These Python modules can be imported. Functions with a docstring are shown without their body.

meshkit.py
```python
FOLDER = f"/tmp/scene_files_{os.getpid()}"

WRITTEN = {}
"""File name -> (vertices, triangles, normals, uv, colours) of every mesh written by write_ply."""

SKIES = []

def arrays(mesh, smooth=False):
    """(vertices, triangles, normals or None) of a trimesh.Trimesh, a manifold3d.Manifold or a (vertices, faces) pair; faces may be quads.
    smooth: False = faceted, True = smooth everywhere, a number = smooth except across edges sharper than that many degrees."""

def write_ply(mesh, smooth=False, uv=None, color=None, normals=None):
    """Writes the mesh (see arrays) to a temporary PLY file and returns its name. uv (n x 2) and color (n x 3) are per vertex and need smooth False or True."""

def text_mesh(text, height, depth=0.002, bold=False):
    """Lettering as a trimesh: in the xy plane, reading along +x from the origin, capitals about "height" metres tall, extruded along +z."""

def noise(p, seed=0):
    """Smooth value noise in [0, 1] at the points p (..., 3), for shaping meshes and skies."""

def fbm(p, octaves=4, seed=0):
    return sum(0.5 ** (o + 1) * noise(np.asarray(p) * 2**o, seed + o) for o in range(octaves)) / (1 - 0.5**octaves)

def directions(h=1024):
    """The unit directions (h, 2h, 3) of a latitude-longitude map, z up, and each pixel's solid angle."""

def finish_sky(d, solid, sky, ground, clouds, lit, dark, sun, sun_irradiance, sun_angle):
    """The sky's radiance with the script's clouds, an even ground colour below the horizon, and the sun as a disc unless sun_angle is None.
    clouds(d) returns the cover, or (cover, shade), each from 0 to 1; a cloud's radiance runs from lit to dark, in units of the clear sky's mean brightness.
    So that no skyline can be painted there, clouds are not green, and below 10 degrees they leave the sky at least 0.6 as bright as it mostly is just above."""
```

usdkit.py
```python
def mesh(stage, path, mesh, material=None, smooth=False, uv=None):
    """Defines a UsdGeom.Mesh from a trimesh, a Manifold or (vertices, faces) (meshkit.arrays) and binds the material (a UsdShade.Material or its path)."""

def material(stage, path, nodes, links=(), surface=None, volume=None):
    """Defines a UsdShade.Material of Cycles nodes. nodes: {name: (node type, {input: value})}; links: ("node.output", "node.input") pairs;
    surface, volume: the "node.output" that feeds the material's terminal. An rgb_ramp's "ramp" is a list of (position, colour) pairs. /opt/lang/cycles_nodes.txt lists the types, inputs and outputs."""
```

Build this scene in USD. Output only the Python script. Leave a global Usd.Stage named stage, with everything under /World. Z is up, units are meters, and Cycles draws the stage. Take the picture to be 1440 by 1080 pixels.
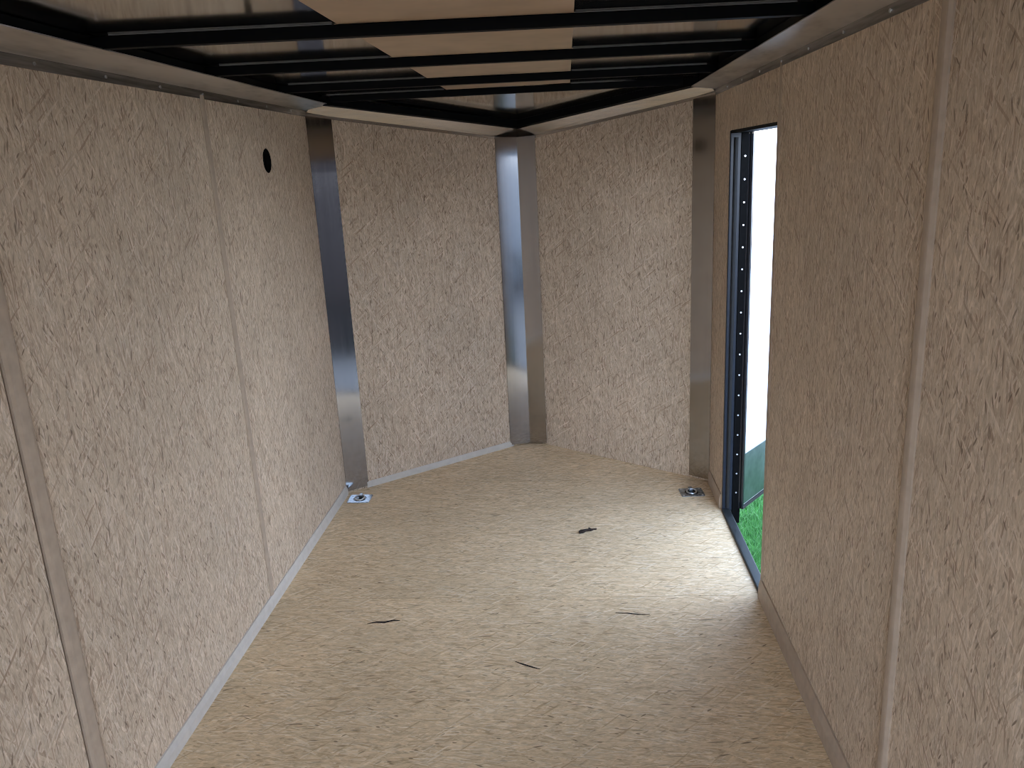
import math
import numpy as np
import trimesh
import manifold3d as m3
from shapely.geometry import Polygon
import usdkit
from pxr import Gf, Sdf, Usd, UsdGeom, UsdLux, UsdShade

stage = Usd.Stage.CreateInMemory()
UsdGeom.SetStageUpAxis(stage, UsdGeom.Tokens.z)
UsdGeom.SetStageMetersPerUnit(stage, 1.0)
UsdGeom.Xform.Define(stage, '/World')
UsdGeom.Scope.Define(stage, '/World/Looks')

# ------------------------------------------------------------------ camera, sky, exposure
F_PX = 1127.32                      # focal length in pixels of a 1440 wide picture
YAW, PITCH, ROLL = 0.07781, 0.26724, -0.0500
CAM = (0.2644, 0.0, 1.6896)
EXPOSURE = 2.3


def camera():
    cy, sy, cp, sp = math.cos(YAW), math.sin(YAW), math.cos(PITCH), math.sin(PITCH)
    fwd = np.array([-sy * cp, cy * cp, -sp])
    right = np.array([cy, sy, 0.0])
    up = np.cross(right, fwd)
    r = math.cos(ROLL) * right + math.sin(ROLL) * up
    u = -math.sin(ROLL) * right + math.cos(ROLL) * up
    c = UsdGeom.Camera.Define(stage, '/World/camera')
    m = Gf.Matrix4d(*r, 0, *u, 0, *(-fwd), 0, *CAM, 1)
    c.AddTransformOp().Set(m)
    c.CreateHorizontalApertureAttr(36.0)
    c.CreateVerticalApertureAttr(27.0)
    c.CreateFocalLengthAttr(36.0 * F_PX / 1440)
    c.CreateClippingRangeAttr(Gf.Vec2f(0.03, 500))
    c.CreateExposureAttr(EXPOSURE)


camera()
sky = UsdLux.DomeLight.Define(stage, '/World/sky')
sky.CreateIntensityAttr(1.0)
SKY_LOOK = usdkit.material(stage, '/World/Looks/sky_look', {    # a hazy sky: pale and bright low down, bluer and dimmer overhead, thin cloud
    't': ('texture_coordinate', {}), 's': ('separate_xyz', {}),
    'r': ('rgb_ramp', {'ramp': [(0.0, (1.30, 1.46, 1.72)), (0.15, (1.12, 1.33, 1.68)), (0.4, (0.75, 0.98, 1.38)), (1.0, (0.40, 0.58, 0.95))]}),
    'm': ('mapping', {'scale': (1.0, 1.0, 3.0)}), 'n': ('noise_texture', {'scale': 2.2, 'detail': 6.0, 'roughness': 0.6}),
    'c': ('map_range', {'from_min': 0.5, 'from_max': 0.75, 'to_min': 0.0, 'to_max': 0.45, 'clamp': True}),
    'x': ('mix', {'mix_type': 'mix', 'color2': (0.95, 1.05, 1.22)}), 'b': ('background_shader', {'strength': 1.0})},
    [('t.generated', 's.vector'), ('s.z', 'r.fac'), ('t.generated', 'm.vector'), ('m.vector', 'n.vector'), ('n.fac', 'c.value'), ('c.result', 'x.fac'), ('r.color', 'x.color1'), ('x.color', 'b.color')],
    surface='b.background')
UsdShade.MaterialBindingAPI.Apply(sky.GetPrim()).Bind(SKY_LOOK)

# ------------------------------------------------------------------ helpers
LOOK = {}


def mat(name, nodes, links=(), surface='p.BSDF'):
    LOOK[name] = usdkit.material(stage, '/World/Looks/' + name, nodes, links, surface=surface)


def free(path):
    if not stage.GetPrimAtPath(path):
        return path
    k = 1
    while stage.GetPrimAtPath(f'{path}_{k:03d}'):
        k += 1
    return f'{path}_{k:03d}'


def obj(name, mesh, look, parent=None, smooth=False, label=None):
    path = free((str(parent.GetPath()) if parent else '/World') + '/' + name)
    p = usdkit.mesh(stage, path, mesh, LOOK[look], smooth=smooth).GetPrim()
    if label:
        p.SetCustomDataByKey('label', label)
    return p


def tag(p, label, cat, kind=None, group=None):
    for k, v in (('label', label), ('category', cat), ('kind', kind), ('group', group)):
        if v:
            p.SetCustomDataByKey(k, v)
    return p


def thing(name, label, cat, kind=None, group=None, loc=(0, 0, 0), rotz=0.0):
    x = UsdGeom.Xform.Define(stage, free('/World/' + name))
    if any(loc) or rotz:
        x.AddTranslateOp().Set(Gf.Vec3d(*loc))
        x.AddRotateZOp().Set(rotz)
    return tag(x.GetPrim(), label, cat, kind, group)


def box(x0, x1, y0, y1, z0, z1):
    b = trimesh.creation.box([x1 - x0, y1 - y0, z1 - z0])
    b.apply_translation([(x0 + x1) / 2, (y0 + y1) / 2, (z0 + z1) / 2])
    return b


def rbox(x0, x1, y0, y1, z0, z1, r=0.003, seg=8):
    """A box with rounded edges: the hull of eight small balls."""
    r = min(r, (x1 - x0) / 2.01, (y1 - y0) / 2.01, (z1 - z0) / 2.01)
    s = m3.Manifold.sphere(r, seg)
    return m3.Manifold.batch_hull([s.translate([x, y, z]) for x in (x0 + r, x1 - r) for y in (y0 + r, y1 - r) for z in (z0 + r, z1 - r)])


def cat(*ms):
    return trimesh.util.concatenate([trimesh.Trimesh(*tri(m), process=False) for m in ms])


def tri(m):
    if hasattr(m, 'to_mesh'):
        k = m.to_mesh()
        return np.array(k.vert_properties[:, :3], float), np.array(k.tri_verts, int)
    return np.array(m.vertices), np.array(m.faces)


def hull(points):
    return m3.Manifold.hull_points([list(map(float, p)) for p in points])


def slab(pts, shift):
    """A solid plate: the flat polygon pts (3D) and the same moved by shift."""
    pts = np.asarray(pts, float)
    return hull(np.vstack([pts, pts + np.asarray(shift, float)]))


def prism(profile, z0, z1):
    """A plan profile (convex or not) pulled up from z0 to z1."""
    p = trimesh.creation.extrude_polygon(Polygon(profile), z1 - z0, engine='earcut')
    p.apply_translation([0, 0, z0])
    return p


def cyl(r, h, axis, at, seg=24):
    """A round rod of radius r starting at `at` and running h along axis ('x', 'y', 'z')."""
    c = m3.Manifold.cylinder(h, r, r, seg)
    if axis == 'x':
        c = c.rotate([0, 90, 0])
    if axis == 'y':
        c = c.rotate([-90, 0, 0])
    return c.translate(list(at))


# ------------------------------------------------------------------ materials
def osb(name, udir, vdir, base, pale, dark, fleck, spread=1.0, rough=0.62, spec=0.35, seed=0.0, size=1.0, amount=1.0, bump=0.25):
    """Strand board: layers of long random wood strands in the plane (udir, vdir), the strands running mostly along vdir."""
    n = {'geo': ('geometry', {}), 'oi': ('object_info', {}),
         'du': ('vector_math', {'math_type': 'dot_product', 'vector2': udir}),
         'dv': ('vector_math', {'math_type': 'dot_product', 'vector2': vdir}),
         'ru': ('math', {'math_type': 'multiply_add', 'value2': 13.7, 'value3': 0.0}),
         'rv': ('math', {'math_type': 'multiply_add', 'value2': 29.3, 'value3': 0.0}),
         'uv': ('combine_xyz', {'z': 0.0})}
    l = [('geo.position', 'du.vector1'), ('geo.position', 'dv.vector1'), ('oi.random', 'ru.value1'), ('oi.random', 'rv.value1'),
         ('du.value', 'ru.value3'), ('dv.value', 'rv.value3'), ('ru.value', 'uv.x'), ('rv.value', 'uv.y')]
    last = None
    layers = [(-0.95, 8, 80, 1.0), (0.7, 9, 90, .45), (-0.35, 9, 100, .45), (0.25, 10, 120, .45), (1.35, 12, 110, .25), (-0.12, 10, 140, .4), (0.5, 12, 170, .28), (-0.6, 13, 170, .28), (0.05, 14, 240, .34), (-0.25, 16, 300, .25), (0.95, 16, 200, .12)]
    n['big'] = ('noise_texture', {'dimensions': '2D', 'scale': 2.1, 'detail': 3.0, 'roughness': 0.6})
    l.append(('uv.vector', 'big.vector'))
    n['wob'] = ('noise_texture', {'dimensions': '2D', 'scale': 9.0, 'detail': 2.0})
    n['wobs'] = ('vector_math', {'math_type': 'multiply_add', 'vector2': (0.005, 0.005, 0), 'vector3': (0, 0, 0)})
    l += [('uv.vector', 'wob.vector'), ('wob.color', 'wobs.vector1'), ('uv.vector', 'wobs.vector3')]
    for k, (ang, long, wide, keep) in enumerate(layers):
        a = f'l{k}'
        n[a + 'r'] = ('vector_rotate', {'rotate_type': 'z_axis', 'angle': ang * spread})
        n[a + 'm'] = ('mapping', {'location': (3.1 * k + seed, 7.7 * k + seed, 0), 'scale': (wide / size, long / size, 1)})
        n[a + 'v'] = ('voronoi_texture', {'dimensions': '2D', 'feature': 'f1', 'scale': 1.0})
        n[a + 's'] = ('separate_color', {})
        n[a + 't'] = ('rgb_ramp', {'ramp': [(0.0, dark), (0.12, tuple(.55 * d + .45 * b for d, b in zip(dark, base))), (0.35, base), (0.7, base), (1.0, pale)]})
        l += [('wobs.vector', a + 'r.vector'), (a + 'r.vector', a + 'm.vector'), (a + 'm.vector', a + 'v.vector'), (a + 'v.color', a + 's.color'), (a + 's.r', a + 't.fac')]
        if last:
            n[a + 'k'] = ('math', {'math_type': 'less_than', 'value2': keep})
            n[a + 'x'] = ('mix_color', {'blend_type': 'mix'})
            n[a + 'h'] = ('mix_float', {})
            l += [(a + 's.g', a + 'k.value1'), (a + 'k.value', a + 'x.fac'), (last + '.' + out, a + 'x.a'), (a + 't.color', a + 'x.b'),
                  (a + 'k.value', a + 'h.fac'), (hl, a + 'h.a'), (a + 's.b', a + 'h.b')]
            last, out, hl = a + 'x', 'result', a + 'h.result'
        else:
            last, out, hl = a + 't', 'color', a + 's.b'
    # the fine grain along the strands, and small dark chips and gaps
    n['gm'] = ('mapping', {'scale': (420 / size, 45 / size, 1)})
    n['gn'] = ('noise_texture', {'dimensions': '2D', 'scale': 1.0, 'detail': 2.0})
    n['gr'] = ('rgb_ramp', {'ramp': [(0.25, (0.86, 0.85, 0.84)), (0.75, (1.1, 1.1, 1.1))]})
    n['gx'] = ('mix_color', {'blend_type': 'multiply', 'fac': 0.8})
    l += [('wobs.vector', 'gm.vector'), ('gm.vector', 'gn.vector'), ('gn.fac', 'gr.fac'), (f'{last}.{out}', 'gx.a'), ('gr.color', 'gx.b')]
    last = 'gx.result'
    for k, (ang, long, wide, keep) in enumerate([(0.3, 26, 150, .03), (-0.5, 34, 190, .035), (0.05, 22, 260, .05), (-0.2, 60, 150, .045), (0.8, 40, 180, .03), (0.1, 16, 130, .012)]):
        a = f'f{k}'
        n[a + 'r'] = ('vector_rotate', {'rotate_type': 'z_axis', 'angle': ang * spread})
        n[a + 'm'] = ('mapping', {'location': (5.3 * k + seed, 1.7 * k, 0), 'scale': (wide / size, long / size, 1)})
        n[a + 'v'] = ('voronoi_texture', {'dimensions': '2D', 'feature': 'f1', 'scale': 1.0})
        n[a + 's'] = ('separate_color', {})
        n[a + 'k'] = ('math', {'math_type': 'less_than', 'value2': keep * amount})
        n[a + 'd'] = ('map_range', {'from_min': 0.28, 'from_max': 0.5, 'to_min': 1.0, 'to_max': 0.0, 'clamp': True})
        n[a + 'q'] = ('math', {'math_type': 'multiply'})
        n[a + 'b'] = ('math', {'math_type': 'multiply'})
        n[a + 'x'] = ('mix_color', {'blend_type': 'mix', 'b': fleck})
        l += [('wobs.vector', a + 'r.vector'), (a + 'r.vector', a + 'm.vector'), (a + 'm.vector', a + 'v.vector'), (a + 'v.color', a + 's.color'), (a + 's.r', a + 'k.value1'),
              (a + 'v.distance', a + 'd.value'), (a + 'd.result', a + 'q.value1'), (a + 'k.value', a + 'q.value2'), (a + 'q.value', a + 'b.value1'), (a + 's.g', a + 'b.value2'),
              (a + 'b.value', a + 'x.fac'), (last, a + 'x.a')]
        last = a + 'x.result'
    n['mm'] = ('mapping', {'scale': (75 / size, 32 / size, 1)})
    n['mn'] = ('noise_texture', {'dimensions': '2D', 'scale': 1.0, 'detail': 3.0, 'roughness': 0.65, 'distortion': 0.6})
    n['mr'] = ('rgb_ramp', {'ramp': [(0.28, (0.80, 0.785, 0.77)), (0.5, (1.0, 1.0, 1.0)), (0.72, (1.12, 1.12, 1.12))]})
    n['mx'] = ('mix_color', {'blend_type': 'multiply', 'fac': 1.0})
    l += [('uv.vector', 'mm.vector'), ('mm.vector', 'mn.vector'), ('mn.fac', 'mr.fac'), (last, 'mx.a'), ('mr.color', 'mx.b')]
    last = 'mx.result'
    n['bg'] = ('rgb_ramp', {'ramp': [(0.3, (0.9, 0.9, 0.9)), (0.7, (1.07, 1.06, 1.05))]})
    n['bx'] = ('mix_color', {'blend_type': 'multiply', 'fac': 0.8})
    n['bu'] = ('bump', {'strength': bump, 'distance': 0.0015})
    n['p'] = ('principled_bsdf', {'roughness': rough, 'specular_ior_level': spec})
    l += [('big.fac', 'bg.fac'), (last, 'bx.a'), ('bg.color', 'bx.b'), ('bx.result', 'p.base_color'), (hl, 'bu.height'), ('bu.normal', 'p.normal')]
    mat(name, n, l)


def metal(name, color, rough, streak=(1, 1, 1), var=0.08, bump=0.0):
    """Mill finish sheet metal with faint rolling streaks; streak stretches the noise."""
    mat(name, {'geo': ('geometry', {}), 'm': ('mapping', {'scale': streak}), 'n': ('noise_texture', {'scale': 1.0, 'detail': 4.0, 'roughness': 0.6}),
               'c': ('rgb_ramp', {'ramp': [(0.25, tuple(c * (1 - var) for c in color)), (0.75, tuple(c * (1 + var) for c in color))]}),
               'r': ('map_range', {'from_min': 0.25, 'from_max': 0.75, 'to_min': rough * 0.8, 'to_max': rough * 1.2}),
               'b': ('bump', {'strength': bump, 'distance': 0.002}),
               'p': ('principled_bsdf', {'metallic': 1.0})},
        [('geo.position', 'm.vector'), ('m.vector', 'n.vector'), ('n.fac', 'c.fac'), ('n.fac', 'r.value'), ('c.color', 'p.base_color'), ('r.result', 'p.roughness'),
         ('n.fac', 'b.height')] + ([('b.normal', 'p.normal')] if bump else []))


def paint(name, color, rough, spec=0.5, scale=40.0, var=0.12):
    mat(name, {'geo': ('geometry', {}), 'n': ('noise_texture', {'scale': scale, 'detail': 3.0}),
               'c': ('rgb_ramp', {'ramp': [(0.3, tuple(c * (1 - var) for c in color)), (0.7, tuple(c * (1 + var) for c in color))]}),
               'p': ('principled_bsdf', {'roughness': rough, 'specular_ior_level': spec})},
        [('geo.position', 'n.vector'), ('n.fac', 'c.fac'), ('c.color', 'p.base_color')])


# plan of the inside: two side walls and a V nose
HW = 0.98
Y_BACK, YL, YR = -1.25, 4.000, 4.071
APEX = (-0.005, 4.789)
SIDE_L, SIDE_R = (-HW, YL), (HW, YR)
nl = np.array([APEX[0] + HW, APEX[1] - YL]); nl /= np.linalg.norm(nl)      # along the left nose wall
nr = np.array([HW - APEX[0], YR - APEX[1]]); nr /= np.linalg.norm(nr)      # along the right nose wall
inl = np.array([nl[1], -nl[0]])                                             # inward normals
inr = np.array([nr[1], -nr[0]])
inl = inl if inl[1] < 0 else -inl
inr = inr if inr[1] < 0 else -inr

WALL = dict(base=(0.58, 0.462, 0.34), pale=(0.70, 0.58, 0.46), dark=(0.40, 0.285, 0.20), fleck=(0.22, 0.155, 0.105), amount=0.8)
osb('osb_side', (0, 1, 0), (0, 0, 1), seed=0.0, **WALL)
osb('osb_nose_left', (nl[0], nl[1], 0), (0, 0, 1), seed=4.0, **WALL)
osb('osb_nose_right', (nr[0], nr[1], 0), (0, 0, 1), seed=9.0, **WALL)
osb('osb_floor', (0, 1, 0), (1, 0, 0), base=(0.70, 0.525, 0.325), pale=(0.80, 0.65, 0.46), dark=(0.53, 0.365, 0.205), fleck=(0.24, 0.165, 0.09),
    spread=0.8, rough=0.52, spec=0.3, seed=2.0, size=1.1, amount=0.3)
paint('trim_board', (0.43, 0.335, 0.25), 0.6, 0.35, 30, 0.08)
paint('base_board', (0.57, 0.525, 0.465), 0.55, 0.4, 30, 0.06)
paint('center_board', (0.50, 0.37, 0.26), 0.6, 0.3, 8, 0.1)
paint('black_steel', (0.0022, 0.0022, 0.0024), 0.5, 0.06, 60, 0.3)
paint('black_gloss', (0.006, 0.007, 0.009), 0.22, 0.5, 60, 0.2)
paint('rubber', (0.012, 0.012, 0.012), 0.7, 0.3)
paint('foam_tape', (0.16, 0.16, 0.155), 0.8, 0.2)
paint('white_skin', (0.80, 0.82, 0.83), 0.3, 0.5, 5, 0.02)
paint('charcoal_skin', (0.032, 0.026, 0.025), 0.6, 0.12, 5, 0.05)
paint('asphalt', (0.09, 0.09, 0.092), 0.85, 0.3, 80, 0.25)
paint('door_skin', (0.50, 0.52, 0.54), 0.35, 0.4, 5, 0.02)
paint('silver_skin', (0.12, 0.14, 0.165), 0.35, 0.4, 5, 0.03)
paint('jamb_gloss', (0.005, 0.009, 0.017), 0.3, 0.4, 60, 0.2)
paint('hole_dark', (0.006, 0.006, 0.006), 0.8, 0.1)
paint('bark', (0.035, 0.025, 0.02), 0.8, 0.2, 300, 0.5)
metal('roof_metal', (0.80, 0.78, 0.73), 0.10, (2, 2, 2), 0.05)
metal('cove_metal', (0.64, 0.61, 0.575), 0.36, (3, 3, 60), 0.06)
metal('lip_metal', (0.36, 0.335, 0.305), 0.3, (3, 3, 60), 0.06)
metal('jamb_metal', (0.15, 0.16, 0.18), 0.3, (3, 3, 20), 0.1)
metal('nose_cove_metal', (0.78, 0.755, 0.72), 0.2, (3, 3, 60), 0.06)
metal('post_metal', (0.40, 0.38, 0.365), 0.10, (40, 40, 1.0), 0.05)
metal('kick_metal', (0.20, 0.25, 0.265), 0.28, (4, 4, 4), 0.05)
metal('dark_metal', (0.055, 0.06, 0.062), 0.5, (30, 30, 30), 0.2)
metal('zinc', (0.34, 0.38, 0.42), 0.3, (60, 60, 60), 0.2)
metal('screw_metal', (0.75, 0.76, 0.78), 0.3, (50, 50, 50), 0.05)
metal('skin_metal', (0.7, 0.7, 0.72), 0.4, (1, 1, 1), 0.03)
mat('gravel', {'geo': ('geometry', {}), 'v': ('voronoi_texture', {'scale': 60.0}), 'n': ('noise_texture', {'scale': 1.5, 'detail': 5.0}), 's': ('separate_color', {}),
               'c': ('rgb_ramp', {'ramp': [(0.0, (0.12, 0.115, 0.11)), (1.0, (0.26, 0.25, 0.24))]}), 'd': ('rgb_ramp', {'ramp': [(0.3, (0.8, 0.8, 0.8)), (0.7, (1, 1, 1))]}), 'x': ('mix_color', {'blend_type': 'multiply', 'fac': 1.0}),
               'b': ('bump', {'strength': 0.7, 'distance': 0.01}), 'p': ('principled_bsdf', {'roughness': 0.85, 'specular_ior_level': 0.2})},
    [('geo.position', 'v.vector'), ('geo.position', 'n.vector'), ('v.color', 's.color'), ('s.r', 'c.fac'), ('n.fac', 'd.fac'), ('c.color', 'x.a'), ('d.color', 'x.b'), ('x.result', 'p.base_color'), ('v.distance', 'b.height'), ('b.normal', 'p.normal')])
mat('lawn_soil', {'geo': ('geometry', {}), 'n': ('noise_texture', {'scale': 6.0, 'detail': 8.0, 'roughness': 0.7}), 'c': ('rgb_ramp', {'ramp': [(0.3, (0.03, 0.12, 0.02)), (0.5, (0.06, 0.23, 0.035)), (0.75, (0.10, 0.34, 0.06))]}),
                  'b': ('bump', {'strength': 0.8, 'distance': 0.03}), 'p': ('principled_bsdf', {'roughness': 0.8, 'specular_ior_level': 0.2})},
    [('geo.position', 'n.vector'), ('n.fac', 'c.fac'), ('c.color', 'p.base_color'), ('n.fac', 'b.height'), ('b.normal', 'p.normal')])
mat('grass_blade', {'geo': ('geometry', {}), 'c': ('rgb_ramp', {'ramp': [(0.0, (0.065, 0.19, 0.055)), (0.5, (0.15, 0.38, 0.12)), (1.0, (0.34, 0.56, 0.28))]}),
                    'p': ('principled_bsdf', {'roughness': 0.5, 'specular_ior_level': 0.4}), 't': ('translucent_bsdf', {}), 'm': ('mix_closure', {'fac': 0.35})},
    [('geo.random_per_island', 'c.fac'), ('c.color', 'p.base_color'), ('c.color', 't.color'), ('p.BSDF', 'm.closure1'), ('t.BSDF', 'm.closure2')], surface='m.closure')

# ------------------------------------------------------------------ floor
Z_TOP = 2.045                        # underside of the roof sheet
GROUND = -0.52


def plan(d):
    """The inside outline moved inwards by d: left back, left corner, apex, right corner, right back."""
    p1, p2 = np.array(SIDE_L) + inl * d, np.array(SIDE_R) + inr * d
    L = p1 + nl * ((-HW + d - p1[0]) / nl[0])
    Rr = p2 + nr * ((HW - d - p2[0]) / nr[0])
    M = np.array([nl, -nr]).T
    t = np.linalg.solve(M, p2 - p1)[0]
    return np.array([[-HW + d, Y_BACK], L, p1 + nl * t, Rr, [HW - d, Y_BACK]])


floor = thing('floor', 'tan oriented strand board floor with cross-laid wood strands', 'floor', 'structure')
outline = Polygon(plan(-0.034))
for y0, y1 in [(-2.2, -0.769), (-0.769, 0.451), (0.451, 1.671), (1.671, 2.891), (2.891, 4.111), (4.111, 5.2)]:
    piece = outline.intersection(Polygon([(-2, y0 + .0008), (2, y0 + .0008), (2, y1 - .0008), (-2, y1 - .0008)]))
    obj('floor_board', prism(list(piece.exterior.coords)[:-1], -0.022, 0.0), 'osb_floor', floor)
obj('underfloor', prism(list(outline.exterior.coords)[:-1], -0.06, -0.0225), 'black_steel', floor)

# ------------------------------------------------------------------ walls
T = 0.010
S_NEAR, S_FAR = 1.651, 2.866          # panel joints


def batten(parent, side, y, w, h, z0=0.0, z1=1.97, look='trim_board'):
    """A slim joint strip with eased edges, standing proud of the boards."""
    x = side * HW
    prof = [(x + side * .006, y - w / 2), (x - side * h * .35, y - w / 2), (x - side * h * .9, y - w / 2 + w * .16), (x - side * h, y - w * .2), (x - side * h, y + w * .2), (x - side * h * .9, y + w / 2 - w * .16), (x - side * h * .35, y + w / 2), (x + side * .006, y + w / 2)]
    obj('joint_strip', prism(prof if Polygon(prof).exterior.is_ccw else prof[::-1], z0, z1), look, parent)


wl = thing('wall_left', 'left side wall of tan strand board panels joined by slim vertical strips', 'wall', 'structure')
HOLE_Y, HOLE_Z, HOLE_R = 3.409, 1.753, 0.050
for y0, y1 in [(Y_BACK, -0.79), (-0.785, 0.42), (0.43, S_NEAR - .031), (S_NEAR - .010, S_FAR - .018), (S_FAR - .014, YL)]:
    b = m3.Manifold.cube([T, y1 - y0, 1.985]).translate([-HW - T, y0, 0])
    if y0 < HOLE_Y < y1:
        b = b - cyl(HOLE_R, 0.1, 'x', (-HW - 0.05, HOLE_Y, HOLE_Z), 40)
    obj('wall_panel', b, 'osb_side', wl)
batten(wl, -1, 0.43, 0.045, 0.006)
batten(wl, -1, S_NEAR + .003, 0.052, 0.009)
batten(wl, -1, S_FAR - .018, 0.034, 0.006)
obj('outer_skin', box(-HW - .055, -HW - .045, Y_BACK - .02, YL + .02, -0.06, 2.08), 'white_skin', wl)

wr = thing('wall_right', 'right side wall of tan strand board panels around the side door opening', 'wall', 'structure')
D0, D1, DZ0, DZ1 = 2.893, 3.688, 0.0, 1.785     # the door opening
for y0, y1 in [(Y_BACK, -0.79), (-0.785, 0.42), (0.43, S_NEAR - .010), (S_NEAR + .005, S_FAR - .002)]:
    obj('wall_panel', box(HW, HW + T, y0, y1, 0, 1.985), 'osb_side', wr)
b = m3.Manifold.cube([T, YR - S_FAR - .004, 1.985]).translate([HW, S_FAR + .002, 0])
b = b - m3.Manifold.cube([0.2, D1 - D0, DZ1 + .2]).translate([HW - .1, D0, -.2])
obj('wall_panel', b, 'osb_side', wr)
batten(wr, 1, 0.43, 0.045, 0.006)
batten(wr, 1, S_NEAR + .008, 0.042, 0.011)
batten(wr, 1, S_FAR, 0.030, 0.003)
b = m3.Manifold.cube([.01, YR + .04 - Y_BACK, 2.14]).translate([HW + .066, Y_BACK - .02, -0.06])
b = b - m3.Manifold.cube([0.3, D1 - D0 + .02, DZ1 + .11]).translate([HW - .1, D0 - .01, -.1])
obj('outer_skin', b, 'white_skin', wr)

for name, A, nd, inn, L, look, side in (('wall_front_left', SIDE_L, nl, inl, np.linalg.norm(np.array(APEX) - SIDE_L), 'osb_nose_left', 'left'),
                                        ('wall_front_right', APEX, nr, inr, np.linalg.norm(np.array(SIDE_R) - APEX), 'osb_nose_right', 'right')):
    w = thing(name, f'{side} half of the pointed front wall, one tall strand board panel', 'wall', 'structure')
    P, Q = np.array(A), np.array(A) + nd * L
    obj('wall_panel', prism([P, Q, Q - inn * T, P - inn * T] if Polygon([P, Q, Q - inn * T]).exterior.is_ccw else [P - inn * T, Q - inn * T, Q, P], 0, 1.975), look, w)
    P, Q = P - inn * .05 - nd * .05, Q - inn * .05 + nd * .05
    pr = [P, Q, Q - inn * .01, P - inn * .01]
    obj('outer_skin', prism(pr if Polygon(pr).exterior.is_ccw else pr[::-1], -0.06, 2.08), 'white_skin', w)

# ------------------------------------------------------------------ baseboards
def base(name, label, P, Q, inn, h, t, look):
    """A low strip with a sloping top edge, from P to Q."""
    P, Q = np.array(P), np.array(Q)
    sec = [(0, 0), (t, 0), (t, h * .62), (t * .45, h), (0, h)]
    pts = [(*(R + inn * s), z) for R in (P, Q) for s, z in sec]
    tag(obj(name, hull(pts), look), label, 'baseboard', 'structure')


base('baseboard_left', 'pale painted baseboard strip along the foot of the left wall', (-HW, Y_BACK), (-HW, YL - .02), np.array([1, 0]), 0.050, 0.012, 'base_board')
base('baseboard_right', 'tan wooden baseboard strip along the foot of the right wall behind the door', (HW, Y_BACK), (HW, D0 - .02), np.array([-1, 0]), 0.082, 0.012, 'trim_board')
base('baseboard_front', 'short tan baseboard strip between the side door and the front corner', (HW, D1 + .03), (HW, YR - .03), np.array([-1, 0]), 0.075, 0.010, 'trim_board')
base('baseboard_front_left', 'pale baseboard strip along the foot of the left front panel', np.array(SIDE_L) + nl * .12, np.array(APEX) - nl * .14, inl, 0.034, 0.008, 'base_board')

# ------------------------------------------------------------------ ceiling
def zr(y):
    return Z_TOP - max(0.0, y - 4.03) * 0.185


ceiling = thing('ceiling', 'low shiny metal ceiling crossed by black steel bows with a tan centre strip', 'ceiling', 'structure')
o = plan(-0.06)
flat = [(-HW - .06, Y_BACK), (-HW - .06, 4.03), (HW + .06, 4.03), (HW + .06, Y_BACK)]
obj('roof_sheet', slab([(x, y, Z_TOP) for x, y in flat], (0, 0, 0.004)), 'roof_metal', ceiling)
nose = [(-HW - .06, 4.03), (HW + .06, 4.03), (HW + .06, 4.12), (o[2][0], o[2][1]), (-HW - .06, 4.05)]
obj('roof_sheet', slab([(x, y, zr(y)) for x, y in nose], (0, 0, 0.004)), 'roof_metal', ceiling)
obj('outer_skin', slab([(x, y, 2.09) for x, y in flat] + [(o[2][0], o[2][1], 2.09)], (0, 0, 0.01)), 'white_skin', ceiling)
obj('center_strip', box(-0.285, 0.295, Y_BACK, 3.98, Z_TOP - .003, Z_TOP - .0005), 'center_board', ceiling)
BOW = 0.030
XB = HW - .085
SKEW = 0.085                          # the bows sit slightly askew to the walls


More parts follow.
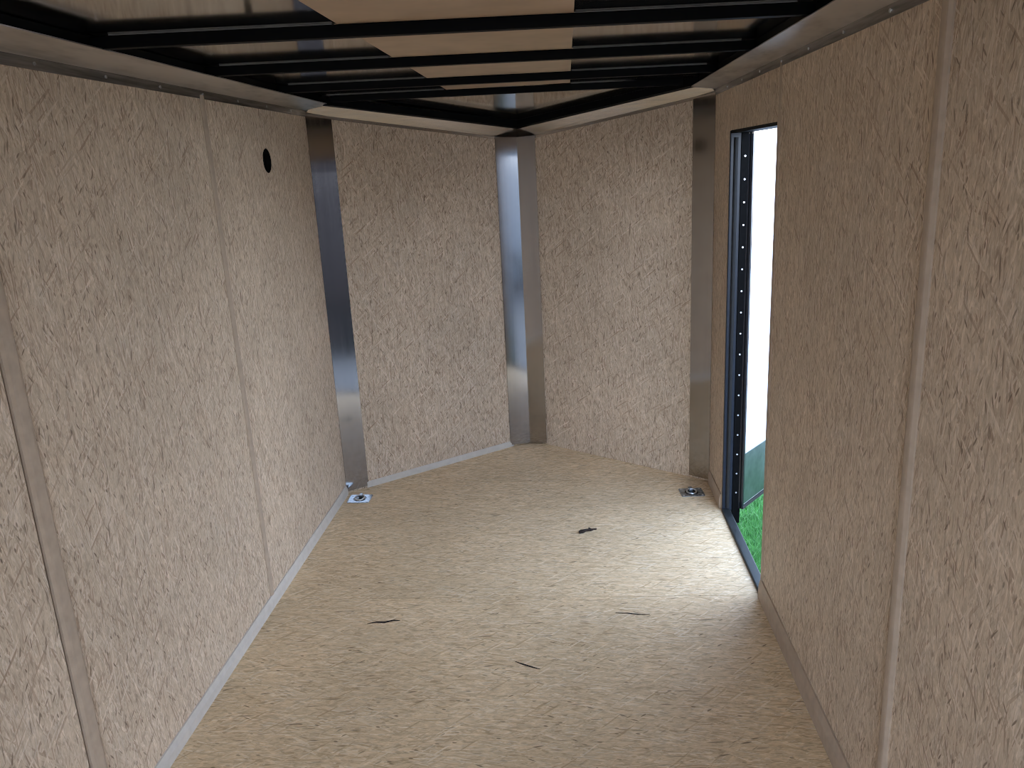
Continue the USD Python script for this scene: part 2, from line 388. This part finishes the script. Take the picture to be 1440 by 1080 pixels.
def askew(x0, x1, y, z0, z1, dep, r):
    """A rounded bar across the room, its front at y on the centre line, following the skew."""
    ball = m3.Manifold.sphere(r, 8)
    return m3.Manifold.batch_hull([ball.translate([x, y + SKEW * x + d, z]) for x in (x0, x1) for d in (r, dep - r) for z in (z0 + r, z1 - r)])


for y in (-1.14, -.49, 0.16, 0.81, 1.475, 2.125, 2.780, 3.450, 3.995):
    e = .004 if y < 3.9 else .07
    obj('roof_bow', askew(-XB + e, XB - e, y, Z_TOP - BOW - .003, Z_TOP - .003, .032, .0035), 'black_steel', ceiling, smooth=40)
    for x0, x1 in ((-XB + .05, -0.300), (0.300, XB - .05)):
        obj('foam_tape', askew(x0, x1, y + .002, Z_TOP - .0042, Z_TOP - .0003, .026, .0012), 'foam_tape', ceiling)
for s in (-1, 1):
    x0, x1 = sorted((s * XB, s * (XB + .04)))
    obj('side_rail', rbox(x0, x1, Y_BACK, (YL if s < 0 else YR) + .02, Z_TOP - .039, Z_TOP - .001, .004), 'black_steel', ceiling, smooth=40)
q0, q1 = plan(.086), plan(.050)
for a, b2 in ((1, 2), (2, 3)):
    pts = [(*q[k], zr(q[k][1]) - d) for q in (q0, q1) for k in (a, b2) for d in (0.001, .036)]
    obj('nose_rail', hull(pts), 'black_steel', ceiling)

# ------------------------------------------------------------------ cove trims between walls and ceiling
CW = 0.115
Z0, Z1, Z2 = 1.958, 1.985, 2.006
pc = plan(CW)
pn = plan(.046)
for n_, s, end, lab in (('trim_1', -1, YL, 'left'), ('trim_2', 1, YR, 'right')):
    t = thing(n_, f'long bent metal cove trim along the top of the {lab} wall', 'trim', 'structure')
    x, xe = s * HW, s * (HW - CW)
    k0, nd_ = (pn[1], nl) if s < 0 else (pn[3], nr)
    e = k0 + nd_ * ((xe - k0[0]) / nd_[0])
    obj('cove_face', slab([(x, Y_BACK, Z1), (x, end, Z1), (e[0], e[1], Z2 - s * .004), (e[0], Y_BACK, Z2 - s * .004)], (0, 0, .003)), 'cove_metal', t)
    obj('cove_lip', slab([(x - s * .0025, Y_BACK, Z0), (x - s * .0025, end, Z0), (x - s * .0025, end, Z1 + .002), (x - s * .0025, Y_BACK, Z1 + .002)], (s * .003, 0, 0)), 'lip_metal', t)
    for k in range(-4, 7):
        y = 1.945 + .305 * k
        if 0.6 < y < end - .1:
            obj('screw', cyl(.0045, .0025, 'x', ((x + .0025) if s < 0 else (x - .005), y, 1.972), 10), 'screw_metal', t)
NZ0, NZ1, NZ2 = (1.958, 1.811), (1.970, 1.823), (2.016, 1.881)      # at the corner, at the apex
ap = np.array(APEX)
for n_, A, B, inn, lab in (('trim_3', np.array(SIDE_L), ap, inl, 'left'), ('trim_4', np.array(SIDE_R), ap, inr, 'right')):
    t = thing(n_, f'bright metal cove trim sloping down to the point above the {lab} front panel', 'trim', 'structure')
    e, ea = pn[1 if lab == 'left' else 3], pn[2]
    obj('cove_face', slab([(*A, NZ1[0]), (*B, NZ1[1]), (*ea, NZ2[1]), (*e, NZ2[0])], (0, 0, .003)), 'nose_cove_metal', t)
    a2, b2 = A + inn * .003, B + inn * .003
    obj('cove_lip', slab([(*a2, NZ0[0]), (*b2, NZ0[1]), (*b2, NZ1[1] + .001), (*a2, NZ1[0] + .001)], (*(-inn * .003), 0)), 'nose_cove_metal', t)

# ------------------------------------------------------------------ corner posts
def post(name, label, runs, z1s, z0=0.012):
    """A tall bent plate; runs is its plan line, z1s the height of its top at every point."""
    t = thing(name, label, 'trim', 'structure')
    for k in range(len(runs) - 1):
        P, Q = np.array(runs[k], float), np.array(runs[k + 1], float)
        d = (Q - P) / np.linalg.norm(Q - P)
        nn = np.array([d[1], -d[0]]); nn = nn if nn[1] < 0 else -nn
        obj('post_face', slab([(*P, z0), (*Q, z0), (*Q, z1s[k + 1]), (*P, z1s[k])], (*(-nn * .003), 0)), 'post_metal', t)


C = np.array(SIDE_L)
post('trim_5', 'tall flat metal corner strip between the left wall and the front panel', [C + (0.002, -.012), C + nl * .128 + inl * .004], (1.962, 1.945))
C = np.array(SIDE_R)
post('trim_6', 'tall flat metal corner strip beside the side door in the right corner', [C - nr * .115 + inr * .004, C + (-.002, -.012)], (1.950, 1.962))
post('trim_7', 'tall shallow bent metal strip covering the point of the front wall', [(-.128, 4.683), (-.008, 4.722), (.095, 4.707)], (1.84, 1.835, 1.84))

# ------------------------------------------------------------------ rear opening behind the camera
rear = thing('wall_rear', 'rear door frame of the box behind the viewer', 'wall', 'structure')
obj('header', box(-HW - .055, HW + .055, Y_BACK - .06, Y_BACK, 1.88, 2.09), 'black_steel', rear)
for s in (-1, 1):
    x0, x1 = sorted((s * (HW - .03), s * (HW + .055)))
    obj('jamb', box(x0, x1, Y_BACK - .06, Y_BACK, -0.06, 1.88), 'black_steel', rear)

rd = thing('door_2', 'closed rear barn door leaf behind the viewer', 'door', 'structure')
obj('door_leaf', box(-HW + .03, -.42, Y_BACK - .055, Y_BACK - .015, -.03, 1.87), 'trim_board', rd)

# ------------------------------------------------------------------ side door
frame = thing('door_1', 'narrow open side door with white inner face and black hinged frame', 'door', 'structure')
XI, XO = HW - .001, HW + .078
obj('frame_jamb', rbox(XI, XO - .030, D1 - .004, D1 + .016, 0.0, DZ1, .004), 'jamb_gloss', frame, smooth=40)
obj('frame_jamb', box(XI + .002, XO, D0 - .012, D0 + .003, 0.0, DZ1), 'jamb_metal', frame, label='bare metal jamb of the door frame')
obj('frame_header', box(XI + .002, XO, D0, D1, DZ1 - .012, DZ1 + .012), 'black_steel', frame)
obj('frame_sill', rbox(XI - .002, XI + .038, D0, D1, -0.024, 0.012, .004), 'dark_metal', frame, smooth=40, label='dark metal door sill')
h = obj('hinge', cat(box(XO - .032, XO + .004, D1 - .010, D1 + .016, -0.062, DZ1 - .01), cyl(.006, DZ1 - .03, 'z', (XO + .008, D1 - .012, .02), 12)), 'black_steel', frame)
for k in range(17):
    obj('hinge_screw', cyl(.0042, .003, 'y', (XO - .016, D1 - .0125, 0.10 + .0985 * k), 10), 'screw_metal', h)
obj('door_seal', cat(cyl(.009, DZ1 - .05, 'z', (XI + .024, D1 - .008, .02), 12)), 'rubber', frame)


def swing(m, deg):
    """Turns a mesh, built with the hinge at its origin and the leaf along +x, to its opened place."""
    v, f = tri(m)
    a = math.radians(deg)
    R = np.array([[math.cos(a), -math.sin(a), 0], [math.sin(a), math.cos(a), 0], [0, 0, 1]])
    return trimesh.Trimesh(v @ R.T + [XO + .012, D1 - .02, 0], f, process=False)


A_OPEN, DW, DB, DT = 53.0, 0.80, 0.030, 1.795
leaf = obj('door_leaf', swing(box(0.004, DW, 0.004, 0.036, DB, DT), A_OPEN), 'door_skin', frame)
obj('kick_plate', swing(box(0.014, DW - .02, 0.000, 0.005, DB + .006, 0.295), A_OPEN), 'kick_metal', leaf, label='grey metal kick plate reflecting the lawn')
obj('top_rail', swing(box(0.0, DW, -.004, 0.038, DT - .028, DT), A_OPEN), 'cove_metal', leaf, label='grey metal rail on top of the door')
obj('bottom_seal', swing(box(0.0, DW, -.006, 0.036, DB - .014, DB), A_OPEN), 'rubber', leaf, label='black rubber seal under the door')
obj('edge_rail', swing(box(-.001, 0.012, -.004, 0.038, DB, DT - .028), A_OPEN), 'black_gloss', leaf)

# ------------------------------------------------------------------ the lawn outside
yard = obj('ground', box(-25, 25, -25, 30, GROUND - .08, GROUND - .03), 'gravel')
tag(yard, 'pale gravel yard around the box, outside the side door', 'ground', 'structure')
lawn = obj('lawn', box(1.06, 3.1, 2.95, 9.0, GROUND - .05, GROUND), 'lawn_soil')
tag(lawn, 'green strip of lawn seen through the bottom of the side door opening', 'lawn', 'structure')
lot = obj('pavement', box(-20, 20, -20, Y_BACK - 1.0, GROUND - .06, GROUND - .02), 'asphalt')
tag(lot, 'dark asphalt lot behind the box', 'pavement', 'structure')
rng = np.random.default_rng(7)
N = 45000
bx, by = rng.uniform(1.08, 3.05, N), rng.uniform(3.0, 6.5, N)
ht, wd, az, ln = rng.uniform(.035, .085, N), rng.uniform(.004, .008, N), rng.uniform(0, 2 * np.pi, N), rng.uniform(0.1, .9, N)
c, s = np.cos(az), np.sin(az)
az2 = rng.uniform(0, 2 * np.pi, N)
root = np.stack([bx, by, np.full(N, GROUND - .004)], 1)
side = np.stack([c * wd / 2, s * wd / 2, np.zeros(N)], 1)
lean = np.stack([np.cos(az2) * ht * ln, np.sin(az2) * ht * ln, ht], 1)
mid = np.stack([lean[:, 0] * .3, lean[:, 1] * .3, ht * .6], 1)
v = np.stack([root - side, root + side, root + mid - side * .8, root + mid + side * .8, root + lean], 1).reshape(-1, 3)
k = np.arange(N)[:, None] * 5
f = np.concatenate([k + [0, 1, 3], k + [0, 3, 2], k + [2, 3, 4]], 0)
grass = obj('grass', (v, f), 'grass_blade')
tag(grass, 'bright green grass blades on the lawn just outside the side door', 'grass', 'stuff')

# ------------------------------------------------------------------ two trailers parked across the yard (they show in the metal strips)
def parked(label, look, x0, y0, y1, low, trim):
    t = thing('parked_trailer', label, 'trailer', loc=(x0, (y0 + y1) / 2, GROUND - .03))
    d = (y1 - y0) / 2
    obj('body', rbox(0, 2.2, -d, d, low, 2.45, .05), look, t, smooth=40)
    obj('lower_trim', box(-.015, 2.215, -d + .02, d - .02, low - .03, low + .14), trim, t)
    for k, y in enumerate((-.45, .45)):
        for x in (-.02, 2.0):
            w = obj('wheel', cyl(.34, .22, 'x', (x, y, .34), 28), 'rubber', t, smooth=40)
            obj('rim', cyl(.20, .24, 'x', (x - .01, y, .34), 20), look, w, smooth=40)
    for x in (-.06, 2.0):
        obj('fender', box(x, x + .26, -.9, .9, .72, .78), look, t)


parked('charcoal box trailer parked across the yard, mirrored in the left corner strip', 'charcoal_skin', 4.45, -0.3, 2.6, .16, 'rubber')
parked('grey-blue box trailer parked across the yard, mirrored in the strip at the front point', 'silver_skin', 5.2, -5.6, -0.9, .48, 'kick_metal')

# ------------------------------------------------------------------ small things
vent = thing('vent', 'round black vent hole high on the left wall near the front corner', 'vent', loc=(-HW, HOLE_Y, HOLE_Z))
ring = cyl(HOLE_R, .030, 'x', (-.032, 0, 0), 40) - cyl(HOLE_R - .003, .06, 'x', (-.04, 0, 0), 40)
obj('sleeve', ring, 'hole_dark', vent, smooth=40)
obj('back_cap', cyl(HOLE_R - .001, .004, 'x', (-.034, 0, 0), 40), 'hole_dark', vent)


def tie_ring(label, loc, rotz):
    t = thing('tie_down_ring', label, 'tie-down ring', group=None, loc=loc, rotz=rotz)
    w, d = .060, .052
    plate = m3.Manifold.hull(m3.Manifold.compose([cyl(.008, .003, 'z', (sx * (w - .008), sy * (d - .008), 0), 12) for sx in (-1, 1) for sy in (-1, 1)]))
    plate = plate - cyl(.036, .02, 'z', (0, 0, -.01), 28)
    obj('plate', plate, 'zinc', t)
    bowl = m3.Manifold.sphere(.036, 28).scale([1, 1, .45]) - m3.Manifold.sphere(.034, 28).scale([1, 1, .43])
    bowl = bowl.trim_by_plane([0, 0, -1], -.0006)
    obj('recessed_pan', bowl.scale([1, 1, .06]).translate([0, 0, .0014]), 'black_gloss', t, smooth=40)
    tor = trimesh.creation.torus(.024, .0042, 28, 10)
    tor.apply_transform(trimesh.transformations.rotation_matrix(math.radians(12), [1, 0, 0]))
    tor.apply_translation([0, 0, .0085])
    obj('ring', tor, 'screw_metal', t, smooth=True)
    obj('strap', rbox(-.010, .010, .012, .044, .001, .016, .003), 'zinc', t, smooth=40)
    for sx in (-1, 1):
        for sy in (-1, 1):
            obj('screw', cyl(.0045, .002, 'z', (sx * .048, sy * .041, .0028), 10), 'screw_metal', t)
    return t


tie_ring('small zinc tie-down ring plate screwed to the floor in the left front corner', (-.888, 3.915, .0003), 0)
tie_ring('small zinc tie-down ring plate screwed to the floor in front of the side door corner', (.866, 3.918, .0003), 4)


def sliver(name, label, pts, w, look='bark', t=.0012, group=None):
    """A thin splinter along the points, lying on the floor."""
    pts = np.asarray(pts, float)
    n_ = len(pts)
    d = np.gradient(pts, axis=0)
    d /= np.linalg.norm(d, axis=1)[:, None]
    side_ = np.stack([d[:, 1], -d[:, 0]], 1)
    ww = w * np.sin(np.linspace(.12, np.pi - .12, n_))[:, None] / 2
    a, b_ = pts + side_ * ww, pts - side_ * ww
    poly = Polygon(np.vstack([a, b_[::-1]])).buffer(0)
    m = trimesh.creation.extrude_polygon(max(getattr(poly, 'geoms', [poly]), key=lambda g: g.area), t, engine='earcut')
    m.apply_translation([0, 0, .0002])
    return tag(obj(name, m, look), label, 'wood splinter', None, group)


sliver('wood_splinter', 'long thin dark wood splinter on the floor towards the left wall', [(-.555, 2.705), (-.52, 2.716), (-.49, 2.714), (-.455, 2.727), (-.43, 2.725)], .011)
sliver('wood_splinter', 'thin brown wood splinter on the floor towards the right wall', [(.405, 2.768), (.45, 2.766), (.49, 2.757), (.535, 2.755)], .006)
sliver('wood_splinter', 'slanting brown wood splinter in the middle of the floor', [(.035, 2.457), (.065, 2.44), (.095, 2.425), (.125, 2.412)], .007)
chip = thing('bark_chip', 'small black jagged bark chip on the floor before the front point', 'bark chip', loc=(.315, 3.483, 0.0003), rotz=6)
prof = [(-.038, -.022), (-.020, -.018), (-.008, -.004), (.018, -.002), (.030, .008), (.046, .012), (.020, .015), (.010, .030), (.006, .014), (-.030, .010), (-.042, -.004)]
up = np.array([(x, y, .007 + .004 * math.sin(40 * x + 60 * y)) for x, y in prof])
body = trimesh.creation.extrude_polygon(Polygon(prof), .006, engine='earcut')
obj('chip_body', body, 'bark', chip)
obj('chip_ridge', hull([(-.034, -.016, .005), (-.012, -.010, .005), (.016, .004, .006), (-.024, .004, .006), (-.014, -.004, .013), (.002, .002, .011)]), 'bark', chip)
